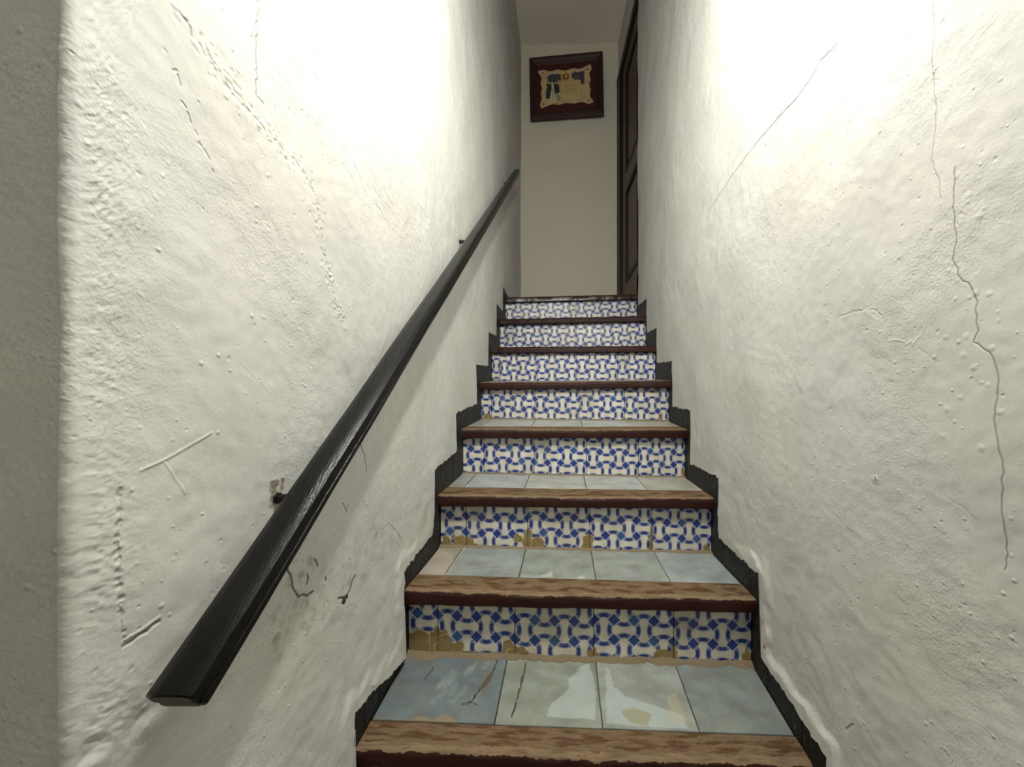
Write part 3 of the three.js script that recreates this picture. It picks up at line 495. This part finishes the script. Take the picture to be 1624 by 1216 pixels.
// ---------------------------------------------------------------- door on the right of the landing
{
  const [c, g] = canvas(256, 1024), id = g.createImageData(256, 1024), a = id.data;
  for (let y = 0; y < 1024; y++) for (let x = 0; x < 256; x++) { const i = (y * 256 + x) * 4, v = 0.9 + 0.16 * n1(x / 7, y / 190) + 0.08 * n2(x / 2.5, y / 40); a[i] = 96 * v; a[i + 1] = 76 * v; a[i + 2] = 62 * v; a[i + 3] = 255; }
  g.putImageData(id, 0, 0);
  const wood = mat({ map: tex(c, true, THREE.RepeatWrapping), roughness: 0.5 }), dark = mat({ color: col(22, 14, 11), roughness: 0.55 });
  const door = thing('door_1', 'dark brown panelled wooden door on the right of the landing', 'door', 'structure'); 
  const foot = world(0.474, 0.80, 3.4), near = world(0.524, 0.80, 2.5), along = near.clone().sub(foot), L = along.length(); along.normalize();
  const inward = new THREE.Vector3(0, 1, 0).cross(along); if (inward.x > 0) inward.negate();
  door.position.copy(foot);
  const at = (s, y, n) => along.clone().multiplyScalar(s).addScaledVector(inward, n).add(new THREE.Vector3(0, y, 0));
  const piece = (name, s0, s1, y0, y1, n0, n1_, m, parent = door, bev = 0.004) => mesh(name, block(at, s0, s1, y0, y1, n0, n1_, bev, (s, y) => [s * 2, y * 0.5]), m, parent);
  const HT = 2.16;
  const fr = piece('door_frame', 0.0, 0.14, 0, HT, -0.06, 0.012, dark);
  piece('frame_post', 0.80, L + 0.05, 0, HT, -0.06, 0.004, dark, fr); piece('frame_head', 0.0, L + 0.05, HT - 0.07, HT, -0.05, 0.014, dark, fr);
  piece('rebate', 0.14, 0.17, 0, HT - 0.07, -0.06, -0.02, dark, fr);
  const leaf = piece('door_leaf', 0.17, 0.80, 0.01, HT - 0.07, -0.06, -0.025, wood);
  for (const [s0, s1, y0, y1] of [[0.17, 0.29, 0.01, HT - 0.07], [0.69, 0.80, 0.01, HT - 0.07]]) piece('stile', s0, s1, y0, y1, -0.03, -0.008, wood, leaf);
  for (const [y0, y1] of [[0.01, 0.27], [1.02, 1.16], [HT - 0.19, HT - 0.07]]) piece('rail', 0.29, 0.69, y0, y1, -0.03, -0.008, wood, leaf);
  for (const [y0, y1] of [[0.27, 1.02], [1.16, HT - 0.19]]) {
    for (const [s0, s1, a0, a1] of [[0.29, 0.315, y0, y1], [0.665, 0.69, y0, y1], [0.315, 0.665, y0, y0 + 0.025], [0.315, 0.665, y1 - 0.025, y1]]) piece('moulding', s0, s1, a0, a1, -0.03, -0.002, dark, leaf, 0.006);
    piece('panel', 0.345, 0.635, y0 + 0.055, y1 - 0.055, -0.03, -0.014, wood, leaf, 0.008);
  }
  // wall above and behind the door
  const over = mesh('wall_lintel', block((s, y, n) => foot.clone().add(at(s, y, n)), -0.02, L + 0.06, HT, CEIL - 0.80 + 0.02, -0.08, 0.0, 0.003, (s, y) => [s * 0.5, y * 0.5]), M.plasterRight, scene);
  over.name = 'wall_over_door'; over.userData = { kind: 'structure', label: 'strip of white plaster between the door head and the landing ceiling', category: 'wall' };
  const closing = mesh('wall_recess', boxG(0.6, 0.85, 0.4, CEIL + 0.1, 2.5, END + 0.2), M.paint, scene); closing.userData = { kind: 'structure', label: 'wall behind the landing door', category: 'wall' };
}

// ---------------------------------------------------------------- framed picture on the far wall
{
  const pic = thing('framed_picture', 'dark wooden picture frame with a parchment collage on maroon board', 'picture');
  const wd = 0.64, ht = 0.548;
  pic.position.copy(world((898.5 - 895) / F * 3.37, (660 - 140.5) / F * 3.37, 3.362)); pic.rotation.set(0, -0.075, 0.022);
  const loc = (x, y, z) => new THREE.Vector3(x, y, z);
  const wood = mat({ color: col(50, 27, 19), roughness: 0.62 }), red = mat({ color: col(64, 22, 18), roughness: 0.8 });
  const bw = 0.062;
  const prof = [[0, 0], [0, 0.02], [0.008, 0.026], [0.02, 0.022], [0.026, 0.026], [0.044, 0.012], [0.05, 0.014], [0.062, 0.006], [0.062, 0]];
  for (const [sx, sy, name] of [[0, 1], [0, -1], [1, 0], [-1, 0]]) {
    const P = [], I = [], m = prof.length;
    for (const e of [-1, 1]) for (const [w, z] of prof) P.push(...(sx ? [sx * (wd / 2 - w), e * (ht / 2 - w), z] : [e * (wd / 2 - w), sy * (ht / 2 - w), z]));
    for (let j = 0; j < m; j++) { const a = j, b = (j + 1) % m; I.push(a, b, b + m, a, b + m, a + m); }
    const g = new THREE.BufferGeometry(); g.setAttribute('position', new THREE.Float32BufferAttribute(P, 3)); g.setIndex(I); const f = g.toNonIndexed(); f.computeVertexNormals();
    mesh('frame_bar', f, wood, pic);
  }
  mesh('backing_board', block(loc, -wd / 2 + 0.05, wd / 2 - 0.05, -ht / 2 + 0.05, ht / 2 - 0.05, 0.001, 0.005, 0.001), red, pic);
  const pw = 0.44, ph = 0.31, s = new THREE.Shape(), N = 64;
  // torn and scalloped sheet with pointed corners
  const edge = []; const sidePts = (x0, y0, x1, y1, nx, ny) => { for (let i = 0; i < 16; i++) { const t = i / 16, w = Math.sin(t * Math.PI * 7) * 0.006 + 0.004 * n1(t * 8 + x0 * 9, y0 * 9) - 0.008 * Math.sin(t * Math.PI) , cn = (t < 0.09) ? 0.02 * (1 - t / 0.09) : t > 0.91 ? 0.02 * (t - 0.91) / 0.09 : 0; edge.push([lerp(x0, x1, t) + nx * (w + cn), lerp(y0, y1, t) + ny * (w + cn)]); } };
  const a = pw / 2, b = ph / 2; sidePts(-a, -b, a, -b, 0, -1); sidePts(a, -b, a, b, 1, 0); sidePts(a, b, -a, b, 0, 1); sidePts(-a, b, -a, -b, -1, 0);
  edge.forEach(([x, y], i) => i ? s.lineTo(x, y) : s.moveTo(x, y)); s.closePath();
  const sheetG = new THREE.ExtrudeGeometry(s, { depth: 0.002, bevelEnabled: false }); sheetG.translate(-0.008, 0.006, 0.005);
  const [c, g] = canvas(512, 384), X = (x) => (x + 0.26) / 0.52 * 512, Y = (y) => 384 - (y + 0.19) / 0.38 * 384;
  g.fillStyle = css(204, 178, 136); g.fillRect(0, 0, 512, 384);
  for (let i = 0; i < 500; i++) { g.fillStyle = css(...(rnd() < 0.5 ? [214, 188, 146] : [150, 122, 84]), 0.25); g.beginPath(); g.arc(rnd() * 512, rnd() * 384, rr(2, 14), 0, 6.3); g.fill(); }
  const blob = (x0, x1, y0, y1, cols, n) => { for (let i = 0; i < n; i++) { const x = rr(x0, x1), y = rr(y0, y1); g.fillStyle = css(...cols[(rnd() * cols.length) | 0], 0.85); g.beginPath(); g.ellipse(X(x), Y(y), rr(5, 13), rr(7, 17), 0, 0, 6.3); g.fill(); } };
  blob(-0.16, -0.055, 0.06, 0.115, [[58, 72, 66], [76, 88, 78], [46, 58, 60]], 90);       // dark trees
  blob(0.05, 0.15, 0.065, 0.115, [[70, 66, 72], [54, 52, 62], [92, 86, 80]], 90);         // dark figures, right
  blob(0.125, 0.15, 0.02, 0.07, [[80, 78, 80], [60, 60, 70]], 24);
  blob(-0.175, -0.135, -0.08, 0.035, [[38, 50, 46], [56, 66, 56]], 60); blob(-0.105, -0.065, -0.04, 0.035, [[38, 50, 46], [52, 64, 54]], 50);
  blob(-0.1, -0.06, -0.12, -0.06, [[140, 136, 118], [168, 160, 136]], 30);
  g.fillStyle = css(216, 200, 164); g.beginPath(); g.moveTo(X(-0.155), Y(-0.125)); g.lineTo(X(-0.12), Y(0.045)); g.lineTo(X(-0.088), Y(-0.125)); g.fill();   // pale spire
  g.strokeStyle = css(120, 100, 70); g.lineWidth = 3; for (const q of [-0.13, -0.11]) { g.beginPath(); g.moveTo(X(q), Y(-0.12)); g.lineTo(X(-0.12), Y(0.0)); g.stroke(); }
  g.fillStyle = css(206, 180, 128); g.fillRect(X(-0.045), Y(0.055), X(0.125) - X(-0.045), Y(-0.12) - Y(0.055));                                           // writing panel
  g.strokeStyle = css(150, 118, 76); g.lineWidth = 3; g.strokeRect(X(-0.045), Y(0.055), X(0.125) - X(-0.045), Y(-0.12) - Y(0.055));
  g.strokeStyle = css(110, 84, 62, 0.8); for (let r = 0; r < 5; r++) { g.lineWidth = 3; g.beginPath(); for (let x = -0.03; x < 0.105; x += 0.004) { const yy = Y(0.018 - r * 0.017) + rr(-4, 4); rnd() < 0.2 ? g.moveTo(X(x), yy) : g.lineTo(X(x), yy); } g.stroke(); }
  g.fillStyle = css(190, 152, 76); g.beginPath(); g.moveTo(X(-0.042), Y(0.14)); g.lineTo(X(0.032), Y(0.14)); g.lineTo(X(0.028), Y(0.075)); g.quadraticCurveTo(X(-0.005), Y(0.035), X(-0.038), Y(0.075)); g.fill();   // plain shield
  g.fillStyle = css(96, 76, 48); g.fillRect(X(-0.03), Y(0.115), X(0.02) - X(-0.03), Y(0.07) - Y(0.115)); g.fillStyle = css(226, 206, 150); for (const q of [-0.028, 0.018]) { g.beginPath(); g.arc(X(q), Y(0.13), 10, 0, 6.3); g.fill(); } g.fillStyle = css(206, 172, 96); g.fillRect(X(-0.014), Y(0.11), 22, 28);
  g.fillStyle = css(40, 22, 16); for (const [qx, qy] of [[-0.205, 0.14], [0.19, 0.14], [-0.205, -0.13], [0.19, -0.13]]) { g.beginPath(); g.arc(X(qx), Y(qy), 7, 0, 6.3); g.fill(); }
  const uv = sheetG.attributes.uv, pp = sheetG.attributes.position; for (let i = 0; i < uv.count; i++) uv.setXY(i, (pp.getX(i) + 0.26) / 0.52, (pp.getY(i) + 0.19) / 0.38);
  mesh('parchment', sheetG, mat({ map: tex(c), roughness: 0.85 }), pic).userData.label = 'tan parchment sheet with ragged edges and a small coloured scene';
}

// ---------------------------------------------------------------- lamp under the lower ceiling (above the frame)
{
  const lamp = thing('ceiling_lamp', 'bare round bulb on a short black holder under the lower ceiling', 'lamp');
  lamp.position.copy(world(LAMP.x, LAMP.h, LAMP.d));
  const c = new THREE.Color().setRGB(...LAMP.color);
  const bulb = mesh('bulb', new THREE.SphereGeometry(LAMP.r, 32, 20), mat({ color: 0xffffff, emissive: c, emissiveIntensity: 6, roughness: 0.4 }), lamp); bulb.castShadow = false;
  const holder = new THREE.LatheGeometry([[0, 0.05], [0.02, 0.05], [0.022, 0.085], [0.014, 0.1], [0.014, 0.19], [0.045, 0.2], [0.05, 0.25], [0, 0.25]].map(([x, y]) => new THREE.Vector2(x, y)), 24);
  mesh('holder', holder, mat({ color: col(30, 28, 26), roughness: 0.5 }), lamp);
  const light = new THREE.PointLight(c, LAMP.intensity, 0, 2); light.castShadow = true; light.shadow.radius = LAMP.r / 0.02; light.name = 'bulb_light'; lamp.add(light);
}

renderer.render(scene, camera);
